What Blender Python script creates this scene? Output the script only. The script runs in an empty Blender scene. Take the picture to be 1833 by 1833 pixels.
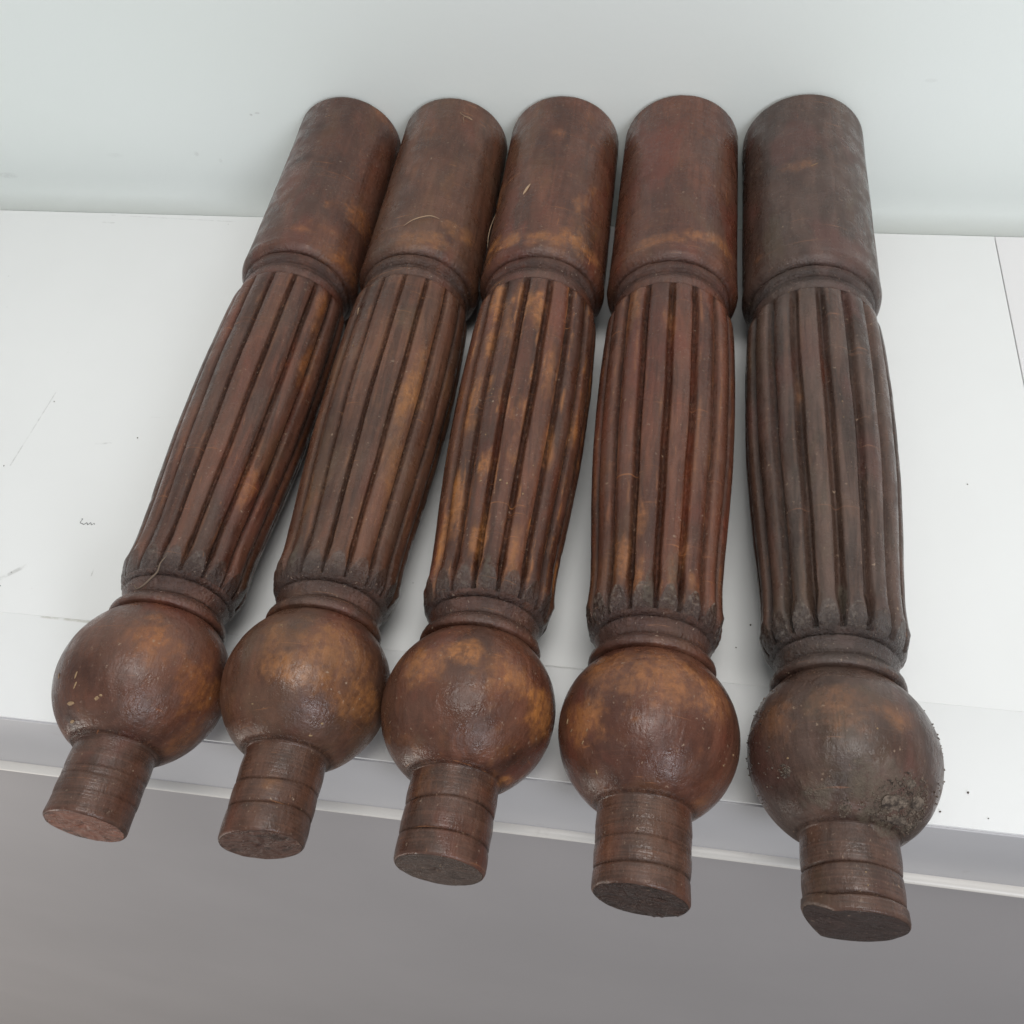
import bpy, math, random
import numpy as np
from mathutils import Matrix, Vector
random.seed(7)
scene = bpy.context.scene
C = scene.collection
R = math.radians

# ------------------------------------------------------------------ camera
cam_data = bpy.data.cameras.new("camera")
cam = bpy.data.objects.new("camera", cam_data)
C.objects.link(cam)
cm = Matrix(((0.98357788, -0.067169, 0.16751977), (0.15624112, 0.78152292, -0.60399556), (-0.09035076, 0.62025015, 0.77918322))).to_4x4()
cm.translation = Vector((0.12291689, -0.75973671, 0.59840576))
cam.matrix_world = cm
cam_data.sensor_width = 36.0
cam_data.lens = 1870.079 / 1833.0 * 36.0
cam_data.shift_x = 16.1278 / 1833.0
cam_data.shift_y = -57.18 / 1833.0
cam_data.clip_start = 0.01
cam_data.clip_end = 60
scene.camera = cam

# ------------------------------------------------------------------ world, lamps, exposure
world = bpy.data.worlds.new("World")
scene.world = world
world.use_nodes = True
bg = world.node_tree.nodes["Background"]
bg.inputs[0].default_value = (0.95, 0.98, 1.0, 1)
bg.inputs[1].default_value = 0.38

def area(name, loc, target, sx, sy, power, col):
    d = bpy.data.lights.new(name, 'AREA')
    d.shape = 'RECTANGLE'; d.size = sx; d.size_y = sy; d.energy = power; d.color = col
    o = bpy.data.objects.new(name, d)
    C.objects.link(o)
    o.location = loc
    o.rotation_euler = (Vector(target) - Vector(loc)).to_track_quat('-Z', 'Y').to_euler()
    return o
area("ceiling_light", (0.30, -0.80, 2.1), (-0.05, -0.2, 0), 1.0, 0.75, 22, (1.0, 0.985, 0.96))
area("window_light_right", (1.3, -2.7, 1.45), (0.1, 0.0, 0.1), 0.7, 0.9, 28, (0.90, 0.93, 1.0))
area("panel_fill_left", (-1.9, -2.1, -1.0), (-0.6, -0.5, -0.6), 0.8, 0.9, 24, (1.0, 0.94, 0.86))  # added fill lamp below bench level, brightens the left of the front panel
scene.view_settings.view_transform = 'Standard'
scene.view_settings.look = 'None'
scene.view_settings.exposure = 0.10
scene.view_settings.gamma = 1.0

# ------------------------------------------------------------------ helpers
def tag(o, label=None, cat=None, group=None, kind=None):
    if label: o["label"] = label
    if cat: o["category"] = cat
    if group: o["group"] = group
    if kind: o["kind"] = kind
    return o

def link_mesh(name, me, mat, parent=None, smooth=True):
    o = bpy.data.objects.new(name, me)
    C.objects.link(o)
    if mat: me.materials.append(mat)
    if parent: o.parent = parent
    if smooth:
        me.polygons.foreach_set("use_smooth", [True] * len(me.polygons))
    me.update()
    return o

def empty(name, loc=(0, 0, 0)):
    o = bpy.data.objects.new(name, None)
    C.objects.link(o)
    o.location = loc
    o.empty_display_size = 0.02
    return o

# vectorised value noise -------------------------------------------------
_rng = np.random.default_rng(11)
_T = _rng.random(65536).astype(np.float64)
def _h(ix, iy, iz):
    return _T[((ix * 73856093) ^ (iy * 19349663) ^ (iz * 83492791)) & 65535]
def vnoise(P):
    P = np.asarray(P, dtype=np.float64)
    I = np.floor(P).astype(np.int64); F = P - I; F = F * F * (3 - 2 * F)
    out = 0
    for dx in (0, 1):
        for dy in (0, 1):
            for dz in (0, 1):
                w = (F[..., 0] if dx else 1 - F[..., 0]) * (F[..., 1] if dy else 1 - F[..., 1]) * (F[..., 2] if dz else 1 - F[..., 2])
                out = out + w * _h(I[..., 0] + dx, I[..., 1] + dy, I[..., 2] + dz)
    return out * 2 - 1
def fbm(P, octv=3):
    P = np.asarray(P); a = 1.0; o = 0
    for k in range(octv):
        o = o + a * vnoise(P * (2.03 ** k) + 17.3 * k); a *= 0.5
    return o / 1.75

# node helpers -----------------------------------------------------------
class NT:
    def __init__(s, name):
        s.m = bpy.data.materials.new(name); s.m.use_nodes = True
        s.t = s.m.node_tree; s.n = s.t.nodes; s.n.clear()
        s.out = s.n.new("ShaderNodeOutputMaterial")
        s.b = s.n.new("ShaderNodeBsdfPrincipled")
        s.t.links.new(s.b.outputs[0], s.out.inputs[0])
    def set(s, sock, v):
        if v is None: return
        if hasattr(v, "links") or isinstance(v, bpy.types.NodeSocket): s.t.links.new(v, sock)
        else: sock.default_value = v
    def co(s):
        return s.n.new("ShaderNodeTexCoord").outputs["Object"]
    def map(s, v, scale=(1, 1, 1), loc=(0, 0, 0)):
        n = s.n.new("ShaderNodeMapping"); s.set(n.inputs[0], v); n.inputs[3].default_value = scale; n.inputs[1].default_value = loc
        return n.outputs[0]
    def noise(s, v, scale, detail=4, rough=0.55, dist=0.0):
        n = s.n.new("ShaderNodeTexNoise"); s.set(n.inputs["Vector"], v); n.inputs["Scale"].default_value = scale
        n.inputs["Detail"].default_value = detail; n.inputs["Roughness"].default_value = rough; n.inputs["Distortion"].default_value = dist
        return n.outputs[0]
    def vor(s, v, scale, feat='F1'):
        n = s.n.new("ShaderNodeTexVoronoi"); n.feature = feat; s.set(n.inputs["Vector"], v); n.inputs["Scale"].default_value = scale
        return n
    def math(s, op, a, b=None, clamp=False):
        n = s.n.new("ShaderNodeMath"); n.operation = op; s.set(n.inputs[0], a); s.set(n.inputs[1], b); n.use_clamp = clamp
        return n.outputs[0]
    def step(s, v, lo, hi, a=0.0, b=1.0):
        n = s.n.new("ShaderNodeMapRange"); n.interpolation_type = 'SMOOTHSTEP'; s.set(n.inputs[0], v)
        n.inputs[1].default_value = lo; n.inputs[2].default_value = hi; n.inputs[3].default_value = a; n.inputs[4].default_value = b
        return n.outputs[0]
    def mix(s, f, a, b):
        n = s.n.new("ShaderNodeMix"); n.data_type = 'RGBA'; s.set(n.inputs[0], f)
        for k, v in ((6, a), (7, b)):
            if isinstance(v, tuple) and len(v) == 3: v = v + (1,)
            s.set(n.inputs[k], v)
        return n.outputs[2]
    def attr(s, name):
        n = s.n.new("ShaderNodeAttribute"); n.attribute_name = name
        return n.outputs["Fac"]
    def bump(s, h, strength, dist, prev=None):
        n = s.n.new("ShaderNodeBump"); s.set(n.inputs["Height"], h); n.inputs["Strength"].default_value = strength
        n.inputs["Distance"].default_value = dist
        if prev is not None: s.set(n.inputs["Normal"], prev)
        return n.outputs[0]
    def prin(s, **k):
        for a, v in k.items():
            nm = a.replace("_", " ")
            s.set(s.b.inputs[nm], v)

def srgb(r, g, b):
    f = lambda c: (c / 12.92) if c <= 0.04045 else ((c + 0.055) / 1.055) ** 2.4
    return (f(r / 255), f(g / 255), f(b / 255))

# ------------------------------------------------------------------ setting materials
def white_board(name, base, marks=()):
    s = NT(name); co = s.co()
    n = s.noise(co, 6, 3)
    col = s.mix(s.step(n, 0.3, 0.75, 0, 1), base, tuple(c * 0.975 for c in base))
    # sparse fine specks and faint grime
    v = s.vor(s.map(co, (1, 1, 0.2)), 95)
    sp = s.math('MULTIPLY', s.step(v.outputs["Distance"], 0.05, 0.09, 1, 0), s.step(v.outputs["Color"], 0.86, 0.9, 0, 1))
    col = s.mix(s.math('MULTIPLY', sp, 0.28), col, (0.20, 0.19, 0.17))
    # marks: (x0,y0,x1,y1,halfwidth,strength,colour)
    if marks:
        sep = s.n.new("ShaderNodeSeparateXYZ"); s.set(sep.inputs[0], co)
        X, Y = sep.outputs[0], sep.outputs[1]
        brk = s.noise(s.map(co, (1, 1, 1)), 140, 3, 0.7)
        for (x0, y0, x1, y1, w, st, mc) in marks:
            L = math.hypot(x1 - x0, y1 - y0); ux, uy = (x1 - x0) / L, (y1 - y0) / L
            dx = s.math('SUBTRACT', X, x0); dy = s.math('SUBTRACT', Y, y0)
            t = s.math('ADD', s.math('MULTIPLY', dx, ux), s.math('MULTIPLY', dy, uy))
            d = s.math('ABSOLUTE', s.math('SUBTRACT', s.math('MULTIPLY', dx, uy), s.math('MULTIPLY', dy, ux)))
            m = s.step(d, w * 0.4, w * 1.2, 1, 0)
            m = s.math('MULTIPLY', m, s.step(t, -w, w, 0, 1))
            m = s.math('MULTIPLY', m, s.step(t, L - w, L + w, 1, 0))
            m = s.math('MULTIPLY', m, s.step(brk, 0.38, 0.62, 0.15, 1))
            col = s.mix(s.math('MULTIPLY', m, st), col, mc)
    s.prin(Base_Color=col, Roughness=s.step(n, 0.2, 0.8, 0.38, 0.5))
    s.b.inputs["Specular IOR Level"].default_value = 0.4
    f = s.noise(co, 900, 2)
    s.prin(Normal=s.bump(f, 0.08, 0.0003))
    return s.m

GR = (0.28, 0.27, 0.25)
top_marks = [
    (-0.3935, -0.236, -0.3970, -0.315, 0.0007, 0.40, GR), (-0.336, -0.2875, -0.3225, -0.2855, 0.0010, 0.35, GR),
    (-0.356, -0.4175, -0.341, -0.4045, 0.0020, 0.42, GR), (-0.3, -0.2565, -0.292, -0.256, 0.001, 0.1, GR),
    (-0.445, -0.014, -0.432, -0.0145, 0.0012, 0.32, GR), (-0.44, -0.003, -0.31, -0.008, 0.0008, 0.25, GR),
    (-0.288, -0.402, -0.2875, -0.408, 0.0006, 0.55, GR),
    (0.083, -0.432, 0.086, -0.441, 0.0006, 0.5, GR),
]
front_marks = [(-0.31, -0.4435, -0.255, -0.4445, 0.0016, 0.5, (0.30, 0.27, 0.2)), (0.045, -0.4435, 0.10, -0.4438, 0.0011, 0.45, (0.25, 0.23, 0.2))]
M_top = white_board("white_laminate", (0.735, 0.735, 0.725), top_marks)
M_top2 = white_board("white_laminate_front", (0.735, 0.735, 0.73), front_marks)
M_side = white_board("white_laminate_side", (0.75, 0.735, 0.735))

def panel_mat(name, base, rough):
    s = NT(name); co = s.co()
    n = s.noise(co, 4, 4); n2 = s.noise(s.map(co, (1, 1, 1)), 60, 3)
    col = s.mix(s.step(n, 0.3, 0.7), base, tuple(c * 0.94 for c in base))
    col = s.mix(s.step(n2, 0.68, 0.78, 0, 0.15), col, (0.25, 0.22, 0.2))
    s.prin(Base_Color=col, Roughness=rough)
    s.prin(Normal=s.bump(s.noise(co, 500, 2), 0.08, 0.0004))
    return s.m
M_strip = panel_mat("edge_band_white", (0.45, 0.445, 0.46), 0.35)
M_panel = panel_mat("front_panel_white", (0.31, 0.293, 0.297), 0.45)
M_lip = panel_mat("trim_plastic", (0.60, 0.575, 0.54), 0.35)

WALL_MARKS = [(-0.2931, 0.0732, 0.0016, 0.0012, 0.6), (-0.2865, 0.0750, 0.0030, 0.0009, 0.35), (-0.3624, 0.0299, 0.0030, 0.0030, 0.16), (-0.3397, 0.0227, 0.0020, 0.0030, 0.12), (-0.580, 0.0005, 0.012, 0.004, 0.14), (-0.45, 0.027, 0.010, 0.003, 0.06), (0.30, 0.11, 0.006, 0.002, 0.08)]
def wall_mat():
    s = NT("pale_green_wall_paint"); co = s.co()
    n = s.noise(co, 3, 4)
    base = s.mix(s.step(n, 0.3, 0.7), (0.83, 0.875, 0.84), (0.84, 0.88, 0.855))
    v = s.vor(co, 22); m = s.math('MULTIPLY', s.step(v.outputs["Distance"], 0.06, 0.20, 1, 0), s.step(v.outputs["Color"], 0.80, 0.9, 0, 1))
    m = s.math('MULTIPLY', m, s.step(s.noise(co, 160, 3), 0.4, 0.6, 0, 1))
    base = s.mix(s.math('MULTIPLY', m, 0.16), base, (0.30, 0.30, 0.28))
    sep = s.n.new("ShaderNodeSeparateXYZ"); s.set(sep.inputs[0], co)
    brk = s.noise(co, 300, 3, 0.7)
    for (x, z, rx, rz, st) in WALL_MARKS:
        ddx = s.math('DIVIDE', s.math('SUBTRACT', sep.outputs[0], x), rx); ddz = s.math('DIVIDE', s.math('SUBTRACT', sep.outputs[2], z), rz)
        dd = s.math('ADD', s.math('MULTIPLY', ddx, ddx), s.math('MULTIPLY', ddz, ddz))
        mm = s.math('MULTIPLY', s.step(dd, 0.2, 1.2, 1, 0), s.step(brk, 0.35, 0.6, 0.3, 1))
        base = s.mix(s.math('MULTIPLY', mm, st), base, (0.26, 0.25, 0.23))
    s.prin(Base_Color=base, Roughness=0.55)
    h = s.math('ADD', s.noise(co, 260, 3), s.math('MULTIPLY', s.noise(co, 40, 2), 0.8))
    s.prin(Normal=s.bump(h, 0.12, 0.001))
    return s.m
M_wall = wall_mat()
sfl = NT("floor_grey"); sfl.prin(Base_Color=(0.24, 0.235, 0.225, 1), Roughness=0.7); M_floor = sfl.m
sdk = NT("joint_shadow_filler"); sdk.prin(Base_Color=(0.30, 0.29, 0.28, 1), Roughness=0.9); M_joint = sdk.m

def box(name, x0, x1, y0, y1, z0, z1, mat, parent=None, bev=0.0, seg=3):
    import bmesh
    bm = bmesh.new()
    bmesh.ops.create_cube(bm, size=1)
    for v in bm.verts:
        v.co = Vector(((x0 + x1) / 2 + v.co.x * (x1 - x0), (y0 + y1) / 2 + v.co.y * (y1 - y0), (z0 + z1) / 2 + v.co.z * (z1 - z0)))
    if bev: bmesh.ops.bevel(bm, geom=bm.edges[:], offset=bev, segments=seg, affect='EDGES', profile=0.5)
    me = bpy.data.meshes.new(name); bm.to_mesh(me); bm.free()
    o = link_mesh(name, me, mat, parent, smooth=bool(bev))
    return o

# ------------------------------------------------------------------ setting
FLOOR_Z = -1.65
tag(box("floor", -4, 4, -5, 0.06, FLOOR_Z - 0.05, FLOOR_Z, M_floor), kind="structure")
tag(box("wall", -4, 4, 0.056, 0.156, FLOOR_Z, 2.6, M_wall), kind="structure")

YE = -0.5188
bench = empty("bench", (0, 0, FLOOR_Z))
tag(bench, "white laminate bench with a grey-looking front against the pale green wall, under all five legs", "bench")
def bp(*a, **k):
    o = box(*a, **k); o.parent = bench; o.matrix_parent_inverse = Matrix.Translation((0, 0, -FLOOR_Z)); return o
ZS = -0.0800
bp("top_board", -1.6, 0.3696, -0.44335, 0.0, ZS, 0.0, M_top, bev=0.00012)
bp("top_board", -1.6, 0.3696, YE, -0.44340, ZS, -0.00003, M_top2, bev=0.00012)
bp("top_board", 0.3703, 1.6, YE, 0.0, ZS, 0.0002, M_side, bev=0.0006)
bp("bounce_ledge", -1.6, 1.6, 0.0005, 0.0552, -0.07, -0.0436, M_side, bev=0.0005)  # unseen filler added in the gap to bounce light onto the wall base
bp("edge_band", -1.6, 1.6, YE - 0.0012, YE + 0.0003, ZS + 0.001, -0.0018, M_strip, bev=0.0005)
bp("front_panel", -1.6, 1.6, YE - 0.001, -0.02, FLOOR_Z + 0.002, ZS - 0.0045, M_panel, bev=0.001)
# rounded trim bead under the edge band
def bead():
    import bmesh
    bm = bmesh.new(); pts = []
    for k in range(13):
        a = math.pi * 0.5 + math.pi * k / 12
        pts.append((YE - 0.0008 + 0.0062 * math.cos(a), ZS - 0.0018 + 0.0030 * math.sin(a)))
    rows = []
    for x in np.linspace(-1.6, 1.6, 81):
        rows.append([bm.verts.new((x, p[0] + 0.00025 * math.sin(x * 9), p[1] + 0.0003 * math.sin(x * 5))) for p in pts])
    for a, b in zip(rows, rows[1:]):
        for j in range(12): bm.faces.new((a[j], a[j + 1], b[j + 1], b[j]))
    bm.faces.new(rows[0]); bm.faces.new(list(reversed(rows[-1])))
    bmesh.ops.recalc_face_normals(bm, faces=bm.faces[:])
    me = bpy.data.meshes.new("trim_bead"); bm.to_mesh(me); bm.free()
    o = link_mesh("trim_bead", me, M_lip); o.parent = bench; o.matrix_parent_inverse = Matrix.Translation((0, 0, -FLOOR_Z))
bead()

# ------------------------------------------------------------------ wood
def wood(name, seed, dark, mid, warm, grey, warm_amt, dirt, gloss, endc, edge_amt=0.5):
    s = NT(name); co0 = s.co()
    off = (seed * 1.37, seed * 2.11, seed * 0.73)
    co = s.map(co0, (1, 1, 1), off)
    grain = s.noise(s.map(co, (170, 170, 9)), 1.0, 5, 0.6, 0.6)
    fineg = s.noise(s.map(co, (620, 620, 40)), 1.0, 3, 0.6)
    cloud = s.noise(s.map(co, (1, 1, 0.42)), 30, 5, 0.6, 0.5)
    cloud2 = s.noise(s.map(co, (1, 1, 0.45), (3.1, 0.2, 7.7)), 48, 5, 0.6, 0.3)
    rings = s.noise(s.map(co, (5, 5, 900)), 1.0, 3, 0.6)
    mott = s.noise(co, 230, 4, 0.65)
    col = s.mix(s.step(cloud, 0.35, 0.68), dark, mid)
    col = s.mix(s.math('MULTIPLY', s.step(grain, 0.40, 0.62, 0, 0.72), s.math('ADD', 0.35, s.math('MULTIPLY', s.attr("reeded"), 0.65))), col, tuple(c * 0.50 for c in dark))
    col = s.mix(s.step(rings, 0.5, 0.8, 0, 0.20), col, tuple(c * 1.5 for c in mid))
    hue = s.noise(s.map(co, (1, 1, 0.5), (5, 5, 1)), 26, 3, 0.55, 0.4)
    col = s.mix(s.step(hue, 0.54, 0.70, 0, 0.55), col, (mid[0] * 1.02, mid[1] * 0.74, mid[2] * 0.78))
    col = s.mix(s.step(hue, 0.44, 0.30, 0, 0.35), col, (mid[0] * 0.82, mid[1] * 1.02, mid[2] * 0.80))
    tn = s.attr("tone")
    col = s.mix(s.math('MULTIPLY', tn, 0.35, True), col, tuple(c * 1.45 for c in mid))
    col = s.mix(s.math('MULTIPLY', tn, -0.35, True), col, tuple(c * 0.75 for c in dark))
    # greyed waxy film
    col = s.mix(s.math('MULTIPLY', s.step(s.noise(s.map(co, (1, 1, 0.6), (9, 4, 2)), 30, 4), 0.42, 0.7), 0.30), col, grey)
    # worn warm patches: hand-placed areas plus a little random wear, both broken by noise
    wa = s.attr("warm")
    wm = s.math('ADD', wa, s.math('MULTIPLY', s.step(cloud2, 0.56, 0.78), warm_amt))
    wm = s.math('MULTIPLY', wm, s.step(s.math('ADD', s.math('MULTIPLY', mott, 0.5), s.math('MULTIPLY', grain, 0.5)), 0.40, 0.58, 0.30, 1.0))
    wm2 = s.math('MULTIPLY', wm, 1.0, True)
    wcol = s.mix(s.step(s.noise(co, 120, 3), 0.35, 0.7), warm, tuple(a * b for a, b in zip(warm, (1.25, 1.22, 1.08))))
    wcol = s.mix(s.step(grain, 0.45, 0.72, 0, 0.35), wcol, tuple(c * 0.4 for c in warm))
    col = s.mix(wm2, col, wcol)
    lg = s.noise(s.map(co, (90, 90, 11), (1, 7, 3)), 1.0, 5, 0.65, 0.8)
    col = s.mix(s.math('MULTIPLY', s.step(lg, 0.52, 0.68, 0, 0.34), s.attr("reeded")), col, (mid[0] * 1.35, mid[1] * 1.22, mid[2] * 1.15))
    col = s.mix(s.math('MULTIPLY', s.step(lg, 0.46, 0.34, 0, 0.5), s.attr("reeded")), col, tuple(c * 0.6 for c in dark))
    streak = s.noise(s.map(co, (260, 260, 14), (4, 4, 4)), 1.0, 4, 0.6, 0.3)
    ew = s.math('MULTIPLY', s.attr("edge"), s.step(s.noise(s.map(co, (150, 150, 30)), 1.0, 4, 0.65, 0.4), 0.50, 0.64))
    col = s.mix(s.math('MULTIPLY', ew, edge_amt, True), col, tuple(c * 0.95 for c in warm))
    # dark stains
    dk = s.math('MULTIPLY', s.attr("dark"), s.step(mott, 0.3, 0.6, 0.6, 1.0))
    col = s.mix(s.math('MULTIPLY', dk, 0.8, True), col, tuple(c * 0.28 for c in dark))
    # dried varnish and dirt lodged in the carving
    gv = s.math('MULTIPLY', s.attr("groove"), s.step(s.noise(s.map(co, (1, 1, 0.6)), 420, 3, 0.7), 0.32, 0.6, 0.35, 1))
    col = s.mix(s.math('MULTIPLY', gv, 0.95, True), col, (0.013, 0.0055, 0.0035))
    fc = s.math('MULTIPLY', s.attr("facet"), s.step(s.noise(co, 130, 4, 0.65), 0.30, 0.55, 0.55, 1))
    col = s.mix(s.math('MULTIPLY', fc, 0.40 + 0.45 * dirt, True), col, s.mix(s.step(s.noise(co, 380, 4, 0.7), 0.45, 0.68, 0, dirt), (0.034, 0.021, 0.016), (0.20, 0.165, 0.135)))
    gb = s.math('MULTIPLY', s.attr("groove"), s.step(s.noise(s.map(co, (1, 1, 0.5)), 700, 3, 0.6), 0.60, 0.68))
    col = s.mix(s.math('MULTIPLY', gb, 0.55, True), col, (0.15, 0.085, 0.05))
    # red-brown varnish remnants
    rd = s.math('MULTIPLY', s.attr("red"), s.step(s.noise(co, 90, 3), 0.3, 0.6, 0.4, 1))
    col = s.mix(s.math('MULTIPLY', rd, 0.7, True), col, (0.11, 0.022, 0.009))
    # short pale scratches and rubbed turning lines
    sc1 = s.step(s.noise(s.map(co, (26, 26, 620), (2, 2, 2)), 1.0, 2, 0.5, 0.8), 0.68, 0.76)
    sc2 = s.step(s.noise(s.map(co, (420, 420, 45), (8, 1, 5)), 1.0, 2, 0.5, 1.2), 0.71, 0.78)
    sc = s.math('MULTIPLY', s.math('ADD', sc1, sc2, True), s.step(s.noise(co, 14, 2), 0.34, 0.56))
    col = s.mix(s.math('MULTIPLY', sc, 0.6), col, tuple(min(0.5, c * 1.35) for c in warm))
    # battered, grimy mouldings
    col = s.mix(s.math('MULTIPLY', s.math('MULTIPLY', s.attr("rough"), 0.72), s.step(s.noise(co, 60, 4, 0.6), 0.34, 0.58, 0.25, 1)), col, tuple(c * 0.52 for c in dark))
    pk = s.math('MULTIPLY', s.attr("peg"), s.step(s.noise(co, 40, 4, 0.65), 0.35, 0.6, 0.25, 0.75))
    col = s.mix(pk, col, s.mix(s.step(s.math('ADD', s.math('MULTIPLY', rings, 0.35), s.math('MULTIPLY', s.noise(co, 90, 4, 0.65), 0.65)), 0.38, 0.62), (0.040, 0.024, 0.018), (0.092, 0.050, 0.036)))
    saw = s.noise(s.map(co, (60, 900, 60), (3, 1, 2)), 1.0, 4, 0.6, 0.4)
    ecol = s.mix(s.step(saw, 0.36, 0.64), tuple(c * 0.55 for c in endc), endc)
    ecol = s.mix(s.step(s.noise(co, 110, 4, 0.65), 0.56, 0.66, 0, 0.7), ecol, (0.025, 0.014, 0.010))
    col = s.mix(s.attr("end"), col, ecol)
    # pale dust specks
    wv = s.n.new("ShaderNodeTexNoise"); wv.inputs["Scale"].default_value = 600; s.set(wv.inputs["Vector"], co)
    wsc = s.n.new("ShaderNodeVectorMath"); wsc.operation = 'SCALE'; s.set(wsc.inputs[0], wv.outputs["Color"]); wsc.inputs["Scale"].default_value = 0.0035
    wad = s.n.new("ShaderNodeVectorMath"); wad.operation = 'ADD'; s.set(wad.inputs[0], co); s.set(wad.inputs[1], wsc.outputs[0])
    v = s.vor(wad.outputs[0], 300); vr = s.n.new("ShaderNodeSeparateColor"); s.set(vr.inputs[0], v.outputs["Color"])
    sp = s.math('MULTIPLY', s.step(v.outputs["Distance"], 0.10, 0.26, 1, 0), s.step(vr.outputs[0], 0.90, 0.93))
    sp = s.math('MULTIPLY', sp, s.step(s.noise(co, 35, 2), 0.36, 0.58))
    v2 = s.vor(s.map(wad.outputs[0], (1, 1, 0.5)), 720); vr2 = s.n.new("ShaderNodeSeparateColor"); s.set(vr2.inputs[0], v2.outputs["Color"])
    sp2 = s.math('MULTIPLY', s.step(v2.outputs["Distance"], 0.15, 0.35, 1, 0), s.step(vr2.outputs[1], 0.93, 0.95, 0, 0.55))
    sp = s.math('ADD', sp, sp2, True)
    col = s.mix(s.math('MULTIPLY', sp, 0.75), col, (0.25, 0.18, 0.13))
    # earthy dirt
    dt = s.math('MULTIPLY', s.attr("mud"), s.step(s.noise(co, 300, 5, 0.7), 0.33, 0.55))
    dcol = s.mix(s.noise(co, 520, 4, 0.7), (0.035, 0.026, 0.018), (0.17, 0.14, 0.105))
    col = s.mix(s.math('MULTIPLY', dt, 0.9, True), col, dcol)
    ro = s.step(s.noise(co, 75, 4, 0.6), 0.34, 0.66, gloss - 0.10, gloss + 0.20)
    ro = s.math('ADD', ro, s.math('MULTIPLY', s.math('ADD', s.attr("mud"), sp, True), 0.35), True)
    ro = s.math('SUBTRACT', ro, s.math('MULTIPLY', s.attr("rough"), 0.24), True)
    ro = s.math('MAXIMUM', ro, 0.13)
    hs = s.n.new("ShaderNodeHueSaturation"); hs.inputs["Saturation"].default_value = 1.05; hs.inputs["Value"].default_value = 1.12; s.set(hs.inputs["Color"], col); col = hs.outputs[0]
    s.prin(Base_Color=col, Roughness=ro)
    s.prin(Specular_IOR_Level=s.math('SUBTRACT', s.math('ADD', 0.38, s.math('MULTIPLY', s.attr("rough"), 0.34)), s.math('MULTIPLY', s.attr("groove"), 0.34), True))
    # one height field in metres
    M_ = lambda a, b: s.math('MULTIPLY', a, b)
    A_ = lambda a, b: s.math('ADD', a, b)
    hh = A_(M_(grain, 0.00038), M_(fineg, 0.00006))
    hh = A_(hh, M_(rings, 0.00005))
    hh = A_(hh, M_(s.noise(co, 150, 5, 0.65), 0.00052))
    hh = A_(hh, M_(s.noise(s.map(co, (1, 1, 0.7)), 430, 3, 0.7), 0.00032))
    cr_ = A_(A_(s.attr("rough"), s.attr("mud")), M_(s.attr("groove"), 0.5))
    hh = A_(hh, M_(M_(cr_, s.noise(co, 520, 4, 0.75)), 0.0021))
    hh = A_(hh, M_(M_(s.attr("end"), A_(s.noise(co, 230, 5, 0.7), saw)), 0.0012 if seed != 4 else 0.0030))
    hh = A_(hh, M_(M_(s.attr("peg"), rings), 0.00016))
    nb = s.bump(hh, 1.0, 1.0)
    s.prin(Normal=nb)
    return s.m

chip_s = NT("bare_wood_chip"); cco = chip_s.co()
chip_s.prin(Base_Color=chip_s.mix(chip_s.noise(cco, 600, 3), (0.12, 0.065, 0.03), (0.36, 0.24, 0.13)), Roughness=0.7)
M_chip = chip_s.m
straw_s = NT("dry_straw"); sco = straw_s.co()
straw_s.prin(Base_Color=straw_s.mix(straw_s.noise(sco, 500, 3), (0.24, 0.15, 0.09), (0.46, 0.32, 0.20)), Roughness=0.6)
M_straw = straw_s.m
root_s = NT("dry_root"); rco = root_s.co()
root_s.prin(Base_Color=root_s.mix(root_s.noise(rco, 500, 3), (0.10, 0.066, 0.045), (0.19, 0.135, 0.095)), Roughness=0.75)
M_root = root_s.m
mud_s = NT("dried_earth"); mco = mud_s.co()
mud_s.prin(Base_Color=mud_s.mix(mud_s.step(mud_s.noise(mco, 260, 4, 0.7), 0.35, 0.65), (0.035, 0.024, 0.018), (0.17, 0.13, 0.10)), Roughness=0.92)
mud_s.prin(Normal=mud_s.bump(mud_s.noise(mco, 900, 4, 0.7), 0.8, 0.001))
M_mud = mud_s.m

# ------------------------------------------------------------------ turned legs
S_FAR = 0.6484
LEGS = [
 dict(far=(-0.2007, 0.0529, 0.0472), u=(0.0516, -0.9987), k=1.0054, rs=0.9709, bd=0.018, f0=0.0022, phase=20.0, gw=0.13, gd=0.0021, slant=0.05, cuts=((0.0300, 0.0004), (0.0245, 0.0004), (0.0150, 0.0003)), tip=1.0),
 dict(far=(-0.1001, 0.0515, 0.0476), u=(0.0400, -0.9992), k=0.9890, rs=0.9923, bd=0.0104, f0=-0.0043, phase=2.5, gw=0.12, gd=0.0019, slant=-0.10, cuts=((0.0260, 0.0006), (0.0115, 0.0007)), tip=1.0),
 dict(far=(-0.0002, 0.0533, 0.0485), u=(0.0346, -0.9994), k=0.9966, rs=1.0004, bd=0.0085, f0=-0.0020, phase=17.5, gw=0.16, gd=0.0027, slant=0.03, cuts=((0.0285, 0.0007), (0.0115, 0.0008)), tip=1.0),
 dict(far=(0.1033, 0.0534, 0.0493), u=(0.0134, -0.9999), k=1.0033, rs=1.0097, bd=-0.0043, f0=0.0005, phase=1.0, gw=0.17, gd=0.0029, slant=0.06, cuts=((0.0335, 0.0003), (0.0250, 0.0004), (0.0125, 0.0008)), tip=1.0),
 dict(far=(0.2065, 0.0529, 0.0502), u=(0.0123, -0.9999), k=1.0054, rs=1.0260, bd=-0.0059, f0=0.0035, phase=21.0, gw=0.21, gd=0.0027, slant=-0.02, cuts=((0.0275, 0.0010), (0.0115, 0.0012)), tip=1.035),
]
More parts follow.
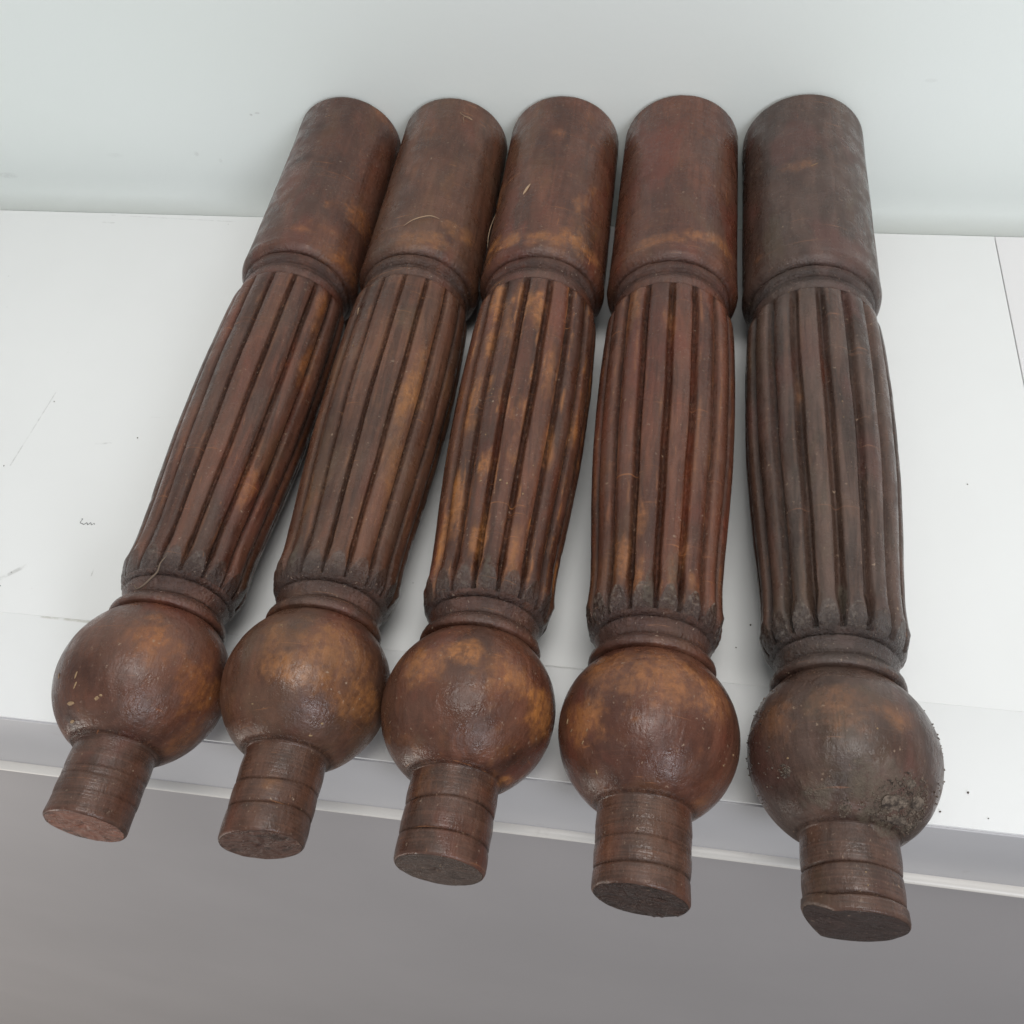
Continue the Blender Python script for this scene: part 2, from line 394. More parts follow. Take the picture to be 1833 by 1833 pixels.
# patches: (s mm, phi deg, radius mm)
WARM = {0: [(470, 128, 14), (462, 100, 9), (641, 144, 11), (505, 146, 24), (447, 149, 18), (95, 116, 19), (81, 160, 22), (56, -174, 15), (388, 145, 15), (157, 110, 7), (340, 150, 12), (220, 140, 10)],
        1: [(456, 90, 16), (452, 108, 18), (476, 138, 14), (91, 115, 30), (75, 150, 20), (81, 95, 16), (301, 128, 20), (230, 129, 15), (22, 96, 8), (92, 139, 15), (100, 80, 12)],
        2: [(456, 95, 14), (458, 60, 13), (460, 129, 17), (468, 34, 10), (291, 52, 12), (239, 76, 8), (310, 70, 7), (326, 120, 9), (263, 132, 13), (188, 83, 12), (382, 98, 12), (394, 58, 12), (193, 39, 10), (176, 115, 9), (94, 66, 16), (90, 122, 20), (81, 156, 17), (101, 91, 12), (48, 177, 7), (295, 156, 9), (400, 80, 10), (215, 50, 12), (350, 60, 9)],
        3: [(457, 70, 12), (457, 86, 16), (465, 110, 11), (469, 134, 12), (391, 54, 14), (382, 90, 10), (166, 74, 8), (165, 102, 8), (171, 121, 8), (110, 60, 25), (102, 95, 32), (104, 131, 20), (81, 45, 18), (50, 160, 9), (208, 76, 7), (190, 115, 8), (180, 60, 9)],
        4: [(463, 36, 5), (551, 76, 12), (95, 79, 20), (93, 39, 15), (95, 111, 14), (318, 66, 9)]}
DARK = {0: [(550, 109, 23), (599, 73, 18), (437, 86, 13), (75, 66, 22), (54, 58, 15), (558, 72, 14), (166, 70, 9)],
        1: [(74, 50, 14), (103, 88, 13), (414, 90, 12), (155, 80, 10)],
        2: [(66, 115, 20), (124, 69, 9), (172, 127, 8), (583, 154, 12), (55, 150, 12)],
        3: [(55, 28, 14), (542, 31, 15), (361, 72, 8), (307, 93, 10), (50, 60, 9)],
        4: [(560, 17, 20), (59, 28, 22), (234, 117, 12), (144, 119, 15), (60, 80, 12)]}
RED = {0: [(330, 140, 22), (300, 150, 20), (11, 100, 30)], 1: [(120, 90, 10)], 2: [(250, 90, 20), (285, 80, 10)], 3: [(330, 113, 34), (250, 111, 34), (370, 95, 12)], 4: [(330, 85, 9)]}
MUD = {0: [(163, 92, 5)], 1: [(160, 60, 6)], 2: [(164, 95, 7)], 3: [(166, 104, 10), (163, 88, 8)],
       4: [(58, 118, 20), (60, 95, 14), (56, 60, 12), (54, 114, 9), (55, 140, 9), (47, 120, 7), (50, 78, 4), (67, 40, 3), (62, 121, 6), (59, 133, 9), (163, 90, 7), (49, 100, 7), (50, 148, 8)]}
WOODS = [
 wood("walnut_stain_a", 1, (0.052, 0.022, 0.015), (0.108, 0.045, 0.029), (0.190, 0.078, 0.036), (0.094, 0.062, 0.048), 0.35, 0.45, 0.27, (0.21, 0.085, 0.055), 0.35),
 wood("walnut_stain_b", 2, (0.058, 0.026, 0.017), (0.112, 0.050, 0.031), (0.195, 0.088, 0.040), (0.098, 0.064, 0.045), 0.35, 0.35, 0.29, (0.100, 0.048, 0.034), 0.30),
 wood("walnut_stain_c", 3, (0.056, 0.023, 0.015), (0.118, 0.048, 0.030), (0.285, 0.122, 0.050), (0.098, 0.058, 0.042), 0.60, 0.5, 0.25, (0.085, 0.055, 0.043), 0.70),
 wood("walnut_stain_d", 4, (0.062, 0.025, 0.017), (0.120, 0.049, 0.031), (0.225, 0.096, 0.045), (0.102, 0.060, 0.044), 0.40, 0.9, 0.23, (0.058, 0.032, 0.025), 0.50),
 wood("walnut_stain_e", 5, (0.045, 0.026, 0.020), (0.088, 0.052, 0.040), (0.150, 0.074, 0.045), (0.086, 0.064, 0.054), 0.25, 0.7, 0.27, (0.048, 0.029, 0.025), 0.25),
]

BALL_S, BALL_R = 0.0893, 0.0500
def interp_smooth(s, xs, ys):
    """monotone cubic through the points"""
    xs = np.array(xs); ys = np.array(ys); h = np.diff(xs); d = np.diff(ys) / h
    m = np.zeros_like(ys)
    m[0], m[-1] = d[0], d[-1]
    for i in range(1, len(xs) - 1):
        m[i] = 0 if d[i - 1] * d[i] <= 0 else 2 * d[i - 1] * d[i] / (d[i - 1] + d[i])
    i = np.clip(np.searchsorted(xs, s) - 1, 0, len(xs) - 2)
    t = np.clip((s - xs[i]) / h[i], 0, 1)
    return ((2 * t**3 - 3 * t**2 + 1) * ys[i] + (t**3 - 2 * t**2 + t) * h[i] * m[i] + (-2 * t**3 + 3 * t**2) * ys[i + 1] + (t**3 - t**2) * h[i] * m[i + 1])

class Leg:
    def __init__(L, i, P):
        L.i, L.P = i, P
        k = P['k']; L.k = k
        ux, uy = P['u']
        # rest on the ball and on the far cylinder: solve the slope
        zf = 0.0484 * P['rs'] * k + 0.0003
        zb = BALL_R * k + 0.0003
        length = (S_FAR - BALL_S) * k
        uz = (zb - zf) / length
        u = Vector((ux, uy, uz)).normalized()
        far = Vector((P['far'][0], P['far'][1], zf))
        a = u.cross(Vector((0, 0, 1))).normalized()
        zc = -u; yc = zc.cross(a)
        L.far, L.u, L.a, L.yc, L.zc = far, u, a, yc, zc
        org = far + u * (S_FAR * k)
        M = Matrix((a, yc, zc)).transposed().to_4x4(); M.translation = org
        L.M = M
        L.rng = np.random.default_rng(100 + i)
        L.jit = L.rng.normal(0, 0.35, 16); L.jd = 1 + L.rng.normal(0, 0.10, 16); L.rt = L.rng.uniform(-1, 1, 16)
    def bendx(L, s):
        return L.P['bd'] * ((S_FAR - s) * L.k / 0.6) ** 2
    def radius(L, s, ph):
        """s (H,1) and ph (1,W) arrays -> radius, groove mask (unscaled metres)"""
        P = L.P; rs = P['rs']; i = L.i
        s = s + 0 * ph; ph = ph + 0 * s
        g = np.zeros_like(s)
        r = np.zeros_like(s)
        # spigot
        m = s < 0.0460
        rr = 0.0250 * (0.93, 0.94, 0.985, 1.0, 0.985)[i] + 0.00015 * np.sin(s * 400)
        for (c, dep) in P['cuts']:
            w = 0.0008 * np.sin(ph * 1.0 + i * 2 + c * 300) + 0.0004 * np.sin(ph * 2.7 + i)
            e = np.exp(-(np.abs(s - c - w) / 0.00075) ** 2)
            rr = rr - dep * 1.5 * e * (0.75 + 0.35 * np.sin(ph * 2.3 + c * 900)); g = np.maximum(g, np.where(m, e * min(1, dep / 0.0007), 0))
            if P['tip'] > 1.01 and c < 0.013: rr = rr * (1 + (P['tip'] - 1) * (s - w < c))
        f0 = P['f0']
        rr = rr - 0.0010 * np.clip(1 - (s - f0) / 0.0018, 0, 1) ** 2
        r = np.where(m, rr, r)
        # ball
        mb = (s >= 0.0460) & (s < 0.1262)
        d = np.clip(1 - ((s - BALL_S) / BALL_R) ** 2, 0, 1)
        rb = BALL_R * np.sqrt(d)
        fil = np.clip(1 - (s - 0.046) / 0.0035, 0, 1)
        rb = rb - 0.0014 * np.exp(-((s - 0.0475) / 0.0010) ** 2) + 0.0006 * fil
        e = np.exp(-((s - 0.0468) / 0.0012) ** 2)
        g = np.maximum(g, np.where(mb, e * 0.8, 0))
        r = np.where(mb, rb, r)
        # collar, neck and under-cup mouldings
        mn = (s >= 0.1262) & (s < 0.1500)
        xs = [0.1262, 0.1268, 0.1275, 0.1292, 0.1315, 0.1340, 0.1358, 0.1366, 0.1372, 0.1385, 0.1420, 0.1450, 0.1460, 0.1466, 0.1473, 0.1485, 0.1500]
        ys = [0.0335, 0.0345, 0.0360, 0.0366, 0.0362, 0.0347, 0.0331, 0.0317, 0.0314, 0.0320, 0.0331, 0.0341, 0.0337, 0.0325, 0.0346, 0.0360, 0.0368]
        r = np.where(mn, interp_smooth(s, xs, ys) * (0.5 + 0.5 * rs), r)
        for c, w_, st in ((0.1266, 0.0009, 0.6), (0.1369, 0.0008, 0.8), (0.1466, 0.0009, 1.0)):
            e = np.exp(-((s - c) / w_) ** 2) * st * (0.6 + 0.4 * np.sin(ph * 3 + i * 1.7))
            g = np.maximum(g, np.where((s > 0.122) & (s < 0.151), np.clip(e, 0, 1), 0))
        # reeded shaft
        ms = (s >= 0.1500) & (s < 0.4164)
        xs = [0.1500, 0.1633, 0.1690, 0.1800, 0.2000, 0.2400, 0.2900, 0.3400, 0.3900, 0.4050, 0.4110, 0.4145, 0.4164]
        ys = [0.0412, 0.0410, 0.0403, 0.0400, 0.0410, 0.0440, 0.0466, 0.0474, 0.0467, 0.0460, 0.0455, 0.0446, 0.0432]
        base = interp_smooth(s, xs, ys)
        deg = np.degrees(ph) - P['phase']
        wob = 0.5 * np.sin(s * 23 + i * 1.3) + 0.22 * np.sin(s * 71 + ph * 3 + i)
        q = (deg + wob) / 22.5
        idx = np.round(q).astype(int) % 16
        q = q - L.jit[idx] / 22.5
        dist = np.abs(q - np.round(q))          # 0 at a groove, .5 at a reed crown
        gw = P['gw']
        bot = np.clip(1 - (s - 0.160) / 0.022, 0, 1); bot = bot * bot * (3 - 2 * bot)
        topf = np.clip((s - 0.408) / 0.0075, 0, 1)
        endn = np.clip(1 - np.abs(s - 0.157) / 0.016, 0, 1); endn = endn * endn * (3 - 2 * endn)
        gwv = gw * (1 + 0.35 * bot) * (1 - 0.55 * endn)
        gd = P['gd'] * L.jd[idx] * (1 - 0.55 * topf) * (1 + 0.6 * bot)
        x = np.clip(dist / gwv, 0, 1)
        cut = np.where(i == 4, (1 - x**2) ** 1.0, np.clip((1 - x) * 1.7, 0, 1))
        cut = cut * cut * (3 - 2 * cut) * (1 - 0.25 * endn)
        fillet = 0.0005 * np.clip(1 - dist / 0.035, 0, 1) * (0 if i < 2 or i == 4 else 1)
        conv = (0.0026, 0.0021, 0.0031, 0.0033, 0.0028)[i] * (1 - 0.6 * topf) + 0.0016 * bot
        base2 = base - gd * cut + fillet - conv * (1 - np.clip(dist / 0.5, 0, 1)) ** 2
        cone = interp_smooth(s, [0.1500, 0.1520, 0.1550, 0.1600, 0.1650, 0.1750, 0.5], [0.0368, 0.0377, 0.0387, 0.0399, 0.0412, 0.0450, 0.20])
        cone = cone + 0.00035 * np.sin(ph * 16 - math.radians(P['phase']) * 16)
        rr = np.minimum(base2, cone)
        r = np.where(ms, rr * rs, r)
        gm = np.clip((1 - dist / (gwv * 1.05)) * 1.7, 0, 1) * (base2 <= cone + 0.0002)
        g = np.maximum(g, np.where(ms, gm * (0.8 if i != 4 else 0.5), 0))
        L.tone = np.where(ms, np.array(L.rt)[(np.floor(q).astype(int)) % 16], 0.0)
        L.edge = np.where(ms, np.exp(-((dist - gwv * 1.25) / 0.055) ** 2), 0.0)
        L.facet = np.where(ms & (cone < base2 + 0.0001), 1.0, 0.0)
        # mouldings below the plain cylinder
        mm = (s >= 0.4164) & (s < 0.4640)
        xs = [0.4164, 0.4170, 0.4185, 0.4240, 0.4262, 0.4275, 0.4292, 0.4308, 0.4325, 0.4340, 0.4385, 0.4393, 0.4398, 0.4404, 0.4430, 0.4460, 0.4490, 0.4530, 0.4640]
        ys = [0.0432, 0.0412, 0.0418, 0.0425, 0.0421, 0.0406, 0.0411, 0.0404, 0.0412, 0.0427, 0.0434, 0.0428, 0.0424, 0.0444, 0.0470, 0.0484, 0.0489, 0.0487, 0.0485]
        r = np.where(mm, interp_smooth(s, xs, ys) * rs, r)
        for c, w_, st in ((0.4170, 0.0010, 0.8), (0.4275, 0.0009, 0.9), (0.4310, 0.0009, 0.7), (0.4397, 0.0008, 0.9)):
            e = np.exp(-((s - c) / w_) ** 2) * st * (0.65 + 0.35 * np.sin(ph * 4 + i * 2.1 + c * 100))
            g = np.maximum(g, np.where((s > 0.4164) & (s < 0.47), np.clip(e, 0, 1), 0))
        # plain cylinder
        mc = s >= 0.4640
        rc = 0.0485 - 0.0001 * (s - 0.464) / 0.18 - 0.0016 * np.clip((s - 0.6466) / 0.0018, 0, 1) ** 2
        r = np.where(mc, rc * rs, r)
        return r, g
    def surf(L, s, ph):
        r, g = L.radius(s, ph)
        s = s + 0 * ph; ph = ph + 0 * s
        k = L.k
        X0 = np.stack([r * np.cos(ph), r * np.sin(ph), s], -1)
        nz = fbm(X0 * 28 + L.i * 9.1, 3) * 0.00032 + fbm(X0 * 120 + L.i * 3.3, 2) * 0.00010
        dn = fbm(X0 * 62 + L.i * 11.7, 2); nz = nz - 0.0007 * np.clip(dn - 0.42, 0, 1) * 2.2
        # turned rims are battered
        rim = np.exp(-((s - 0.149) / 0.012) ** 2) + np.exp(-((s - 0.431) / 0.011) ** 2) * 0.9 + np.exp(-((s - 0.133) / 0.005) ** 2) * 0.5
        nz = nz + rim * (fbm(X0 * 330 + L.i * 5.7, 3) * 0.00055)
        nz = nz + L.facet * fbm(X0 * 420 + L.i * 2.7, 3) * (0.0007 if L.i == 3 else 0.00025)
        r = r + nz
        x = r * k * np.cos(ph) + L.bendx(s); y = r * k * np.sin(ph); z = s * k
        return np.stack([x, y, z], -1), g, rim
    def masks(L, V, s, table, hard=0.55):
        o = np.zeros(len(V))
        ax = V - np.stack([L.bendx(s), 0 * s, 0 * s], -1)
        n = 0.55 * fbm(V * 62 + 31 + L.i, 3) + 0.45 * fbm(ax * np.array([230, 230, 22]) + 7 * L.i, 3) + 0.25 * fbm(V * np.array([400, 400, 160]), 2)
        nb = 0.55 * fbm(V * 55 + 31 + L.i, 3) + 0.35 * fbm(V * 160 + 3 * L.i, 3) + 0.30 * fbm(V * 420 + 5, 2)
        shaft = (s > 0.155) & (s < 0.416)
        for j, (sm, pd, rad) in enumerate(table.get(L.i, [])):
            c = L.point(sm / 1000, pd)
            if 155 < sm < 416: sc = np.array([1.5, 1.5, 0.42]); nn = n
            elif sm > 416: sc = np.array([0.62, 0.62, 1.25]); nn = nb
            else: sc = np.array([0.9, 0.9, 1.05]); nn = nb
            d = np.linalg.norm((V - c) * sc, axis=1) / (rad / 1000.0)
            t = np.clip((1.0 - d + nn * 1.1) / (hard * 1.5), 0, 1) * np.clip((1.9 - d) * 2, 0, 1)
            o = np.maximum(o, t * t * (3 - 2 * t) * (0.55 + 0.45 * ((j * 7919 % 13) / 12)))
        return o
    def point(L, s, deg, lift=0.0):
        ph = np.array([[math.radians(deg)]]); ss = np.array([[s]])
        r, _ = L.radius(ss, ph); r = r[0, 0] + lift
        return np.array([r * L.k * math.cos(ph[0, 0]) + L.bendx(s), r * L.k * math.sin(ph[0, 0]), s * L.k])
    def part(L, name, s0, s1, step, W, cap0=None, cap1=None, fine=None):
        n = max(2, int(round((s1 - s0) / step)))
        sv = np.linspace(s0, s1, n + 1)[:, None]
        if fine: sv = np.concatenate([np.linspace(s0, fine, 46), np.linspace(fine, s1, 110)[1:]])[:, None]
        ph = np.linspace(0, 2 * math.pi, W, endpoint=False)[None, :]
        V, g, rim = L.surf(sv, ph); TN = L.tone; FC = L.facet * 1.0; ED = L.edge * 1.0
        if cap0 == 'end':
            # the cut end follows a slightly oblique saw cut
            f0 = L.P['f0']; ramp = np.clip(1 - (sv - s0) / 0.02, 0, 1)
            tilt = (V[..., 0] - L.bendx(s0)) * L.P['slant']
            if L.i == 4: tilt = tilt - 0.55 * np.clip(V[..., 0] + V[..., 1] * 0 - L.bendx(s0) - 0.0135, 0, 1) * -1
            V[..., 2] += ramp * (tilt + fbm(V * 160, 2) * 0.0004)
        rings = [V]; gs = [g]; rg = [rim]
        def inset(Vr, ds, rr):
            c = Vr.mean(axis=0); o = c + (Vr - c) * rr; o[:, 2] += ds; return o[None]
        if cap0 is None:
            rings.insert(0, inset(V[0], -0.0004, 0.90)); gs.insert(0, g[:1]); rg.insert(0, rim[:1])
        if cap1 is None:
            rings.append(inset(V[-1], 0.0004, 0.90)); gs.append(g[-1:]); rg.append(rim[-1:])
        def disc(Vr, sign):
            out = []
            c = Vr.mean(axis=0)
            for q in (0.985, 0.93, 0.85, 0.75, 0.62, 0.5, 0.38, 0.26, 0.16, 0.09, 0.04):  # 11 rings
                o = c + (Vr - c) * q
                zz = fbm(o * np.array([260, 260, 0]) + L.i * 7, 3) * (0.0009, 0.0010, 0.0006, 0.0019, 0.0005)[L.i]
                zz = zz + 0.0016 * math.exp(-(q / 0.12) ** 2) * (1 if L.i != 4 else -0.6) - 0.0007 * math.exp(-((q - 0.2) / 0.05) ** 2)
                if q > 0.96: zz = zz * 0.3
                o[:, 2] += sign * zz
                out.append(o[None])
            return out
        if cap0 == 'end':
            dd = disc(V[0], 1)
            rings = dd[::-1] + rings; gs = [np.zeros((1, W))] * len(dd) + gs; rg = [np.zeros((1, W))] * len(dd) + rg
        if cap1 == 'end':
            dd = disc(V[-1], -1)
            rings = rings + dd; gs = gs + [np.zeros((1, W))] * len(dd); rg = rg + [np.zeros((1, W))] * len(dd)
        V = np.concatenate(rings, 0); G = np.concatenate(gs, 0); RM = np.concatenate([np.broadcast_to(q, (q.shape[0], W)) for q in rg], 0)
        H = V.shape[0]; V = V.reshape(-1, 3)
        idx = np.arange(H * W).reshape(H, W); nx = np.roll(idx, -1, axis=1)
        F = np.stack([idx[:-1], nx[:-1], nx[1:], idx[1:]], -1).reshape(-1, 4)
        me = bpy.data.meshes.new(name)
        me.vertices.add(len(V)); me.vertices.foreach_set("co", V.ravel())
        nl = len(F) * 4; extra = []
        if cap0 == 'end': extra.append(idx[0][::-1])
        if cap1 == 'end': extra.append(idx[-1])
        loops = np.concatenate([F.ravel()] + extra) if extra else F.ravel()
        starts = list(range(0, nl, 4)); totals = [4] * len(F); p = nl
        for e in extra: starts.append(p); totals.append(len(e)); p += len(e)
        me.loops.add(len(loops)); me.loops.foreach_set("vertex_index", loops.astype(np.int32))
        me.polygons.add(len(starts)); me.polygons.foreach_set("loop_start", starts)
        me.update(calc_edges=True)
        me.validate()
        def at(nm, val):
            a = me.attributes.new(nm, 'FLOAT', 'POINT'); a.data.foreach_set("value", np.ascontiguousarray(val, dtype=np.float32).ravel())
        at("groove", G)
        fc = np.zeros((H, W))
        if cap0 is None: fc[1:1 + FC.shape[0]] = FC
        at("facet", fc)
        ee = np.zeros((H, W))
        if cap0 is None: ee[1:1 + ED.shape[0]] = ED
        at("edge", ee)
        en = np.zeros((H, W))
        if cap0 == 'end': en[:11] = 1.0
        at("end", en); at("peg", np.full((H, W), 1.0 if name == 'spigot' else 0.0)); at("reeded", np.full((H, W), 1.0 if name == 'reeded_shaft' else 0.22))
        tn = np.zeros((H, W)); tn[1:1 + TN.shape[0]] = TN; at("tone", tn if cap0 is None else np.zeros((H, W)))
        s_ = V[:, 2] / L.k
        at("warm", L.masks(V, s_, WARM)); at("dark", L.masks(V, s_, DARK, 0.9)); at("red", L.masks(V, s_, RED, 0.9) * np.clip(0.15 + G.ravel() * 2, 0, 1) if name != 'spigot' else L.masks(V, s_, RED, 0.9) * (V[:, 2] < (L.P['f0'] + 0.0035)))
        at("mud", L.masks(V, s_, MUD, 0.5)); at("rough", np.clip(RM.ravel(), 0, 1))
        o = link_mesh(name, me, WOODS[L.i], L.root)
        return o
    def build(L, label):
        L.root = empty("turned_leg"); L.root.matrix_world = L.M
        tag(L.root, label, "furniture leg", "turned wooden legs lying side by side on the bench")
        f0 = L.P['f0']
        L.part("spigot", f0, 0.0462, 0.00055, 160, cap0='end')
        L.part("ball_foot", 0.0462, 0.1264, 0.0011, 200)
        L.part("collar", 0.1264, 0.1369, 0.0003, 200)
        L.part("neck_ring", 0.1369, 0.1466, 0.0003, 200)
        L.part("reeded_shaft", 0.1466, 0.4165, 0.0009, 384)
        L.part("moulded_ring", 0.4165, 0.4398, 0.0003, 220)
        L.part("plain_cylinder", 0.4398, S_FAR, 0.0018, 200, cap1='end', fine=0.456)
    def frame_at(L, s, deg, lift=0.0):
        p = L.point(s, deg, lift)
        n = Vector((math.cos(math.radians(deg)), math.sin(math.radians(deg)), 0))
        if s < 0.128 and s > 0.047:
            sl = (s - BALL_S) / BALL_R; n = Vector((n.x * math.sqrt(max(0, 1 - sl * sl)), n.y * math.sqrt(max(0, 1 - sl * sl)), sl))
        return Vector(p), n.normalized()

LABELS = [
 "dark turned wooden leg at the left end, with pale chips on its ball",
 "turned wooden leg under a thin straw, second in the row from the left",
 "middle turned wooden leg with the most orange-brown wear streaks along its reeds",
 "turned wooden leg with a glossy orange-brown ball, just left of the muddy-balled leg",
 "greyish brown turned wooden leg with dried mud crusted on its ball, at the right end",
]
legs = []
for i, P in enumerate(LEGS):
    L = Leg(i, P); L.build(LABELS[i]); legs.append(L)

# ------------------------------------------------------------------ small pieces on the legs
def lump(name, mat, parent, p, n, along, L_, W_, H_, seed, lift=0.0, sub=2):
    """a small irregular flake or lump sitting on a surface"""
    import bmesh
    bm = bmesh.new(); bmesh.ops.create_icosphere(bm, subdivisions=sub, radius=0.5)
    t = along - n * along.dot(n); t.normalize(); b = n.cross(t)
    rr = random.Random(seed)
    for v in bm.verts:
        j = 1 + rr.uniform(-0.22, 0.22)
        c = v.co * j
        v.co = p + t * (c.x * L_) + b * (c.y * W_) + n * (c.z * H_ + lift)
    me = bpy.data.meshes.new(name); bm.to_mesh(me); bm.free()
    return link_mesh(name, me, mat, parent, smooth=False)

CHIPS = {0: [(58, 63, 5.6, 2.2, 0), (71, 69, 4.4, 1.3, 70), (66, 69, 4.6, 1.2, 60), (50.8, 58, 4.0, 1.8, 10), (74, 48, 3.2, 1.0, 70), (59.5, 89, 3, 2, 30), (61, 92, 2, 1.4, 0), (617, 82, 1.1, .9, 0), (618, 85, 1.1, .9, 0)],
         2: [(225.8, 93, 1.7, 1.3, 60), (224, 99, 1.2, 1.6, 0), (225.5, 76, 1.8, .9, 10), (297, 73, 1.3, 1, 0), (301, 74, 1.0, 1.2, 0), (241.5, 118, 1, 1, 0), (320, 88, 0.9, .8, 0), (219, 114, 1.1, 1.4, 0), (262, 74, 1, 1, 0)],
         3: [(82, 29, 3.2, .7, 60), (68, 42, 2.6, .8, 40), (54.6, 45, 2.6, .9, 80), (73, 48, 1.8, .6, 60), (75, 159, 1.8, 1.1, 0), (67, 152, 1.3, 1, 0), (76, 33, 2.2, .6, 30), (600, 70, 2.0, .6, 60)],
         1: [(600, 60, 1, 1, 0), (56, 132, 1.8, 1.2, 0), (50, 128, 2, 1.2, 30), (106, 80, 2, .8, 10), (60, 70, 1.6, .7, 0), (340, 62, 2.2, .5, 85)],
         4: [(85, 100, 1, 1, 0), (306, 98, 1.2, 1, 0), (293, 98, 1.0, .9, 0), (72, 45, 1.3, 1, 0), (550, 90, 7, .5, 35), (418, 60, 2.2, .8, 40), (16, 96, .8, .8, 0), (22, 95, .8, .8, 0)]}
for i, lst in CHIPS.items():
    for j, (sm, pd, l_, w_, ang) in enumerate(lst):
        L = legs[i]; p, n = L.frame_at(sm / 1000, pd)
        around = Vector((-math.sin(R(pd)), math.cos(R(pd)), 0)); al = around * math.cos(R(ang)) + Vector((0, 0, 1)) * math.sin(R(ang))
        lump("chip", M_chip, L.root, p, n, al, l_ / 1000, w_ / 1000, 0.0005, i * 50 + j, lift=0.00005)

# dried mud crust on the ball of the right-hand leg, many tiny crumbs joined as one part
def crust():
    import bmesh
    L = legs[4]; rr = random.Random(5)
    verts = []; faces = []
    ico = bmesh.new(); bmesh.ops.create_icosphere(ico, subdivisions=1, radius=0.5)
    iv = [v.co.copy() for v in ico.verts]; jf = [[v.index for v in f.verts] for f in ico.faces]; ico.free()
    spots = [(m_, 210 if m_[2] >= 8 else 70) for m_ in MUD[4] if m_[0] < 100 and m_[2] < 11]
    for (m_, cnt) in spots:
        for q in range(cnt):
            ra = m_[2] * math.sqrt(rr.random()) * 1.1; th = rr.uniform(0, 2 * math.pi)
            s = (m_[0] + ra * math.cos(th)) / 1000; pd = m_[1] + math.degrees(ra * math.sin(th) / 40)
            if s < 0.0475: continue
            p, n = L.frame_at(s, pd)
            sz = rr.uniform(0.0003, 0.0010) * (1.7 if rr.random() < 0.06 else 1)
            sc = Vector((rr.uniform(.7, 1.5), rr.uniform(.7, 1.5), rr.uniform(.6, 1.3)))
            b0 = len(verts)
            for v in iv:
                verts.append(p + n * (sz * 0.12) + Vector((v.x * sc.x, v.y * sc.y, v.z * sc.z)) * sz * rr.uniform(0.85, 1.15))
            faces += [[b0 + k for k in f] for f in jf]
    # crumbs scattered over the left flank silhouette
    for q in range(90):
        s = rr.uniform(0.062, 0.118); pd = rr.choice([rr.uniform(-12, 40), rr.uniform(150, 185)])
        p, n = L.frame_at(s, pd); sz = rr.uniform(0.0004, 0.0011); b0 = len(verts)
        for v in iv: verts.append(p + n * (sz * 0.3) + v * sz * rr.uniform(0.8, 1.3))
        faces += [[b0 + k for k in f] for f in jf]
    me = bpy.data.meshes.new("mud_crust"); me.from_pydata([tuple(v) for v in verts], [], faces)
    o = link_mesh("mud_crust", me, M_mud, L.root, smooth=False); tag(o, kind="stuff")
crust()
# flat cake of dried earth under the crumbs
for j, (sm, pd, a_, b_, h_) in enumerate([(55, 118, 13, 8, 1.8), (58, 138, 9, 7, 1.6), (49.5, 130, 12, 5, 1.6), (64, 126, 6, 4, 1.2)]):
    L = legs[4]; p, n = L.frame_at(sm / 1000, pd)
    lump("mud_cake", M_mud, L.root, p, n, Vector((-math.sin(R(pd)), math.cos(R(pd)), 0.25)), a_ / 1000, b_ / 1000, h_ / 1000, 900 + j, sub=3)

# rough crust on the reed ends (leg with the orange ball)
def fibre(name, pts, rad, mat, parent=None, taper=0.3, seg=6, flat=1.0):
    P = [Vector(p) for p in pts]
    # catmull-rom resample
    Q = []
    ext = [P[0] * 2 - P[1]] + P + [P[-1] * 2 - P[-2]]
    for a in range(1, len(ext) - 2):
        for t in np.linspace(0, 1, 6, endpoint=False):
            p0, p1, p2, p3 = ext[a - 1], ext[a], ext[a + 1], ext[a + 2]
            Q.append(0.5 * ((2 * p1) + (-p0 + p2) * t + (2 * p0 - 5 * p1 + 4 * p2 - p3) * t * t + (-p0 + 3 * p1 - 3 * p2 + p3) * t ** 3))
    Q.append(P[-1])
    verts, faces = [], []
    for j, q in enumerate(Q):
        d = (Q[min(j + 1, len(Q) - 1)] - Q[max(j - 1, 0)]).normalized()
        a = d.cross(Vector((0, 0, 1)));
        a = a.normalized() if a.length > 1e-4 else Vector((1, 0, 0)); b = d.cross(a)
        f = j / (len(Q) - 1); r = rad * (1 - (1 - taper) * abs(2 * f - 1) ** 2)
        for m in range(seg):
            t = 2 * math.pi * m / seg
            verts.append(q + a * (math.cos(t) * r) + b * (math.sin(t) * r * flat))
    for j in range(len(Q) - 1):
        for m in range(seg):
            faces.append([j * seg + m, j * seg + (m + 1) % seg, (j + 1) * seg + (m + 1) % seg, (j + 1) * seg + m])
    faces.append(list(range(seg))); faces.append([(len(Q) - 1) * seg + m for m in range(seg)][::-1])
    me = bpy.data.meshes.new(name); me.from_pydata([tuple(v) for v in verts], [], faces)
    return link_mesh(name, me, mat, parent)

def on_leg(i, s, deg, lift=0.0005):
    return legs[i].M @ Vector(legs[i].point(s / 1000, deg, lift))
o = fibre("straw", [on_leg(1, 467.5, 80), on_leg(1, 473, 88, .0012), on_leg(1, 477, 97, .0016), on_leg(1, 479.5, 104, .0014), on_leg(1, 479.5, 112, .0006)], 0.00038, M_straw)
tag(o, "thin pale straw lying across the plain cylinder of the second leg from the left", "straw")
o = fibre("straw", [on_leg(2, 492, 10, .0006), on_leg(2, 500, 14, .0016), on_leg(2, 509, 19, .0016), on_leg(2, 517, 27, .0007)], 0.00035, M_straw)
tag(o, "short straw stuck on the left flank of the middle leg", "straw")
o = fibre("husk", [on_leg(2, 512.5, 67, .0004), on_leg(2, 516, 69, .0007), on_leg(2, 520, 71, .0008), on_leg(2, 524.5, 73, .0004)], 0.00120, M_straw, taper=0.1, flat=0.35)
tag(o, "pale pointed seed husk lying on the plain cylinder of the middle leg", "husk")
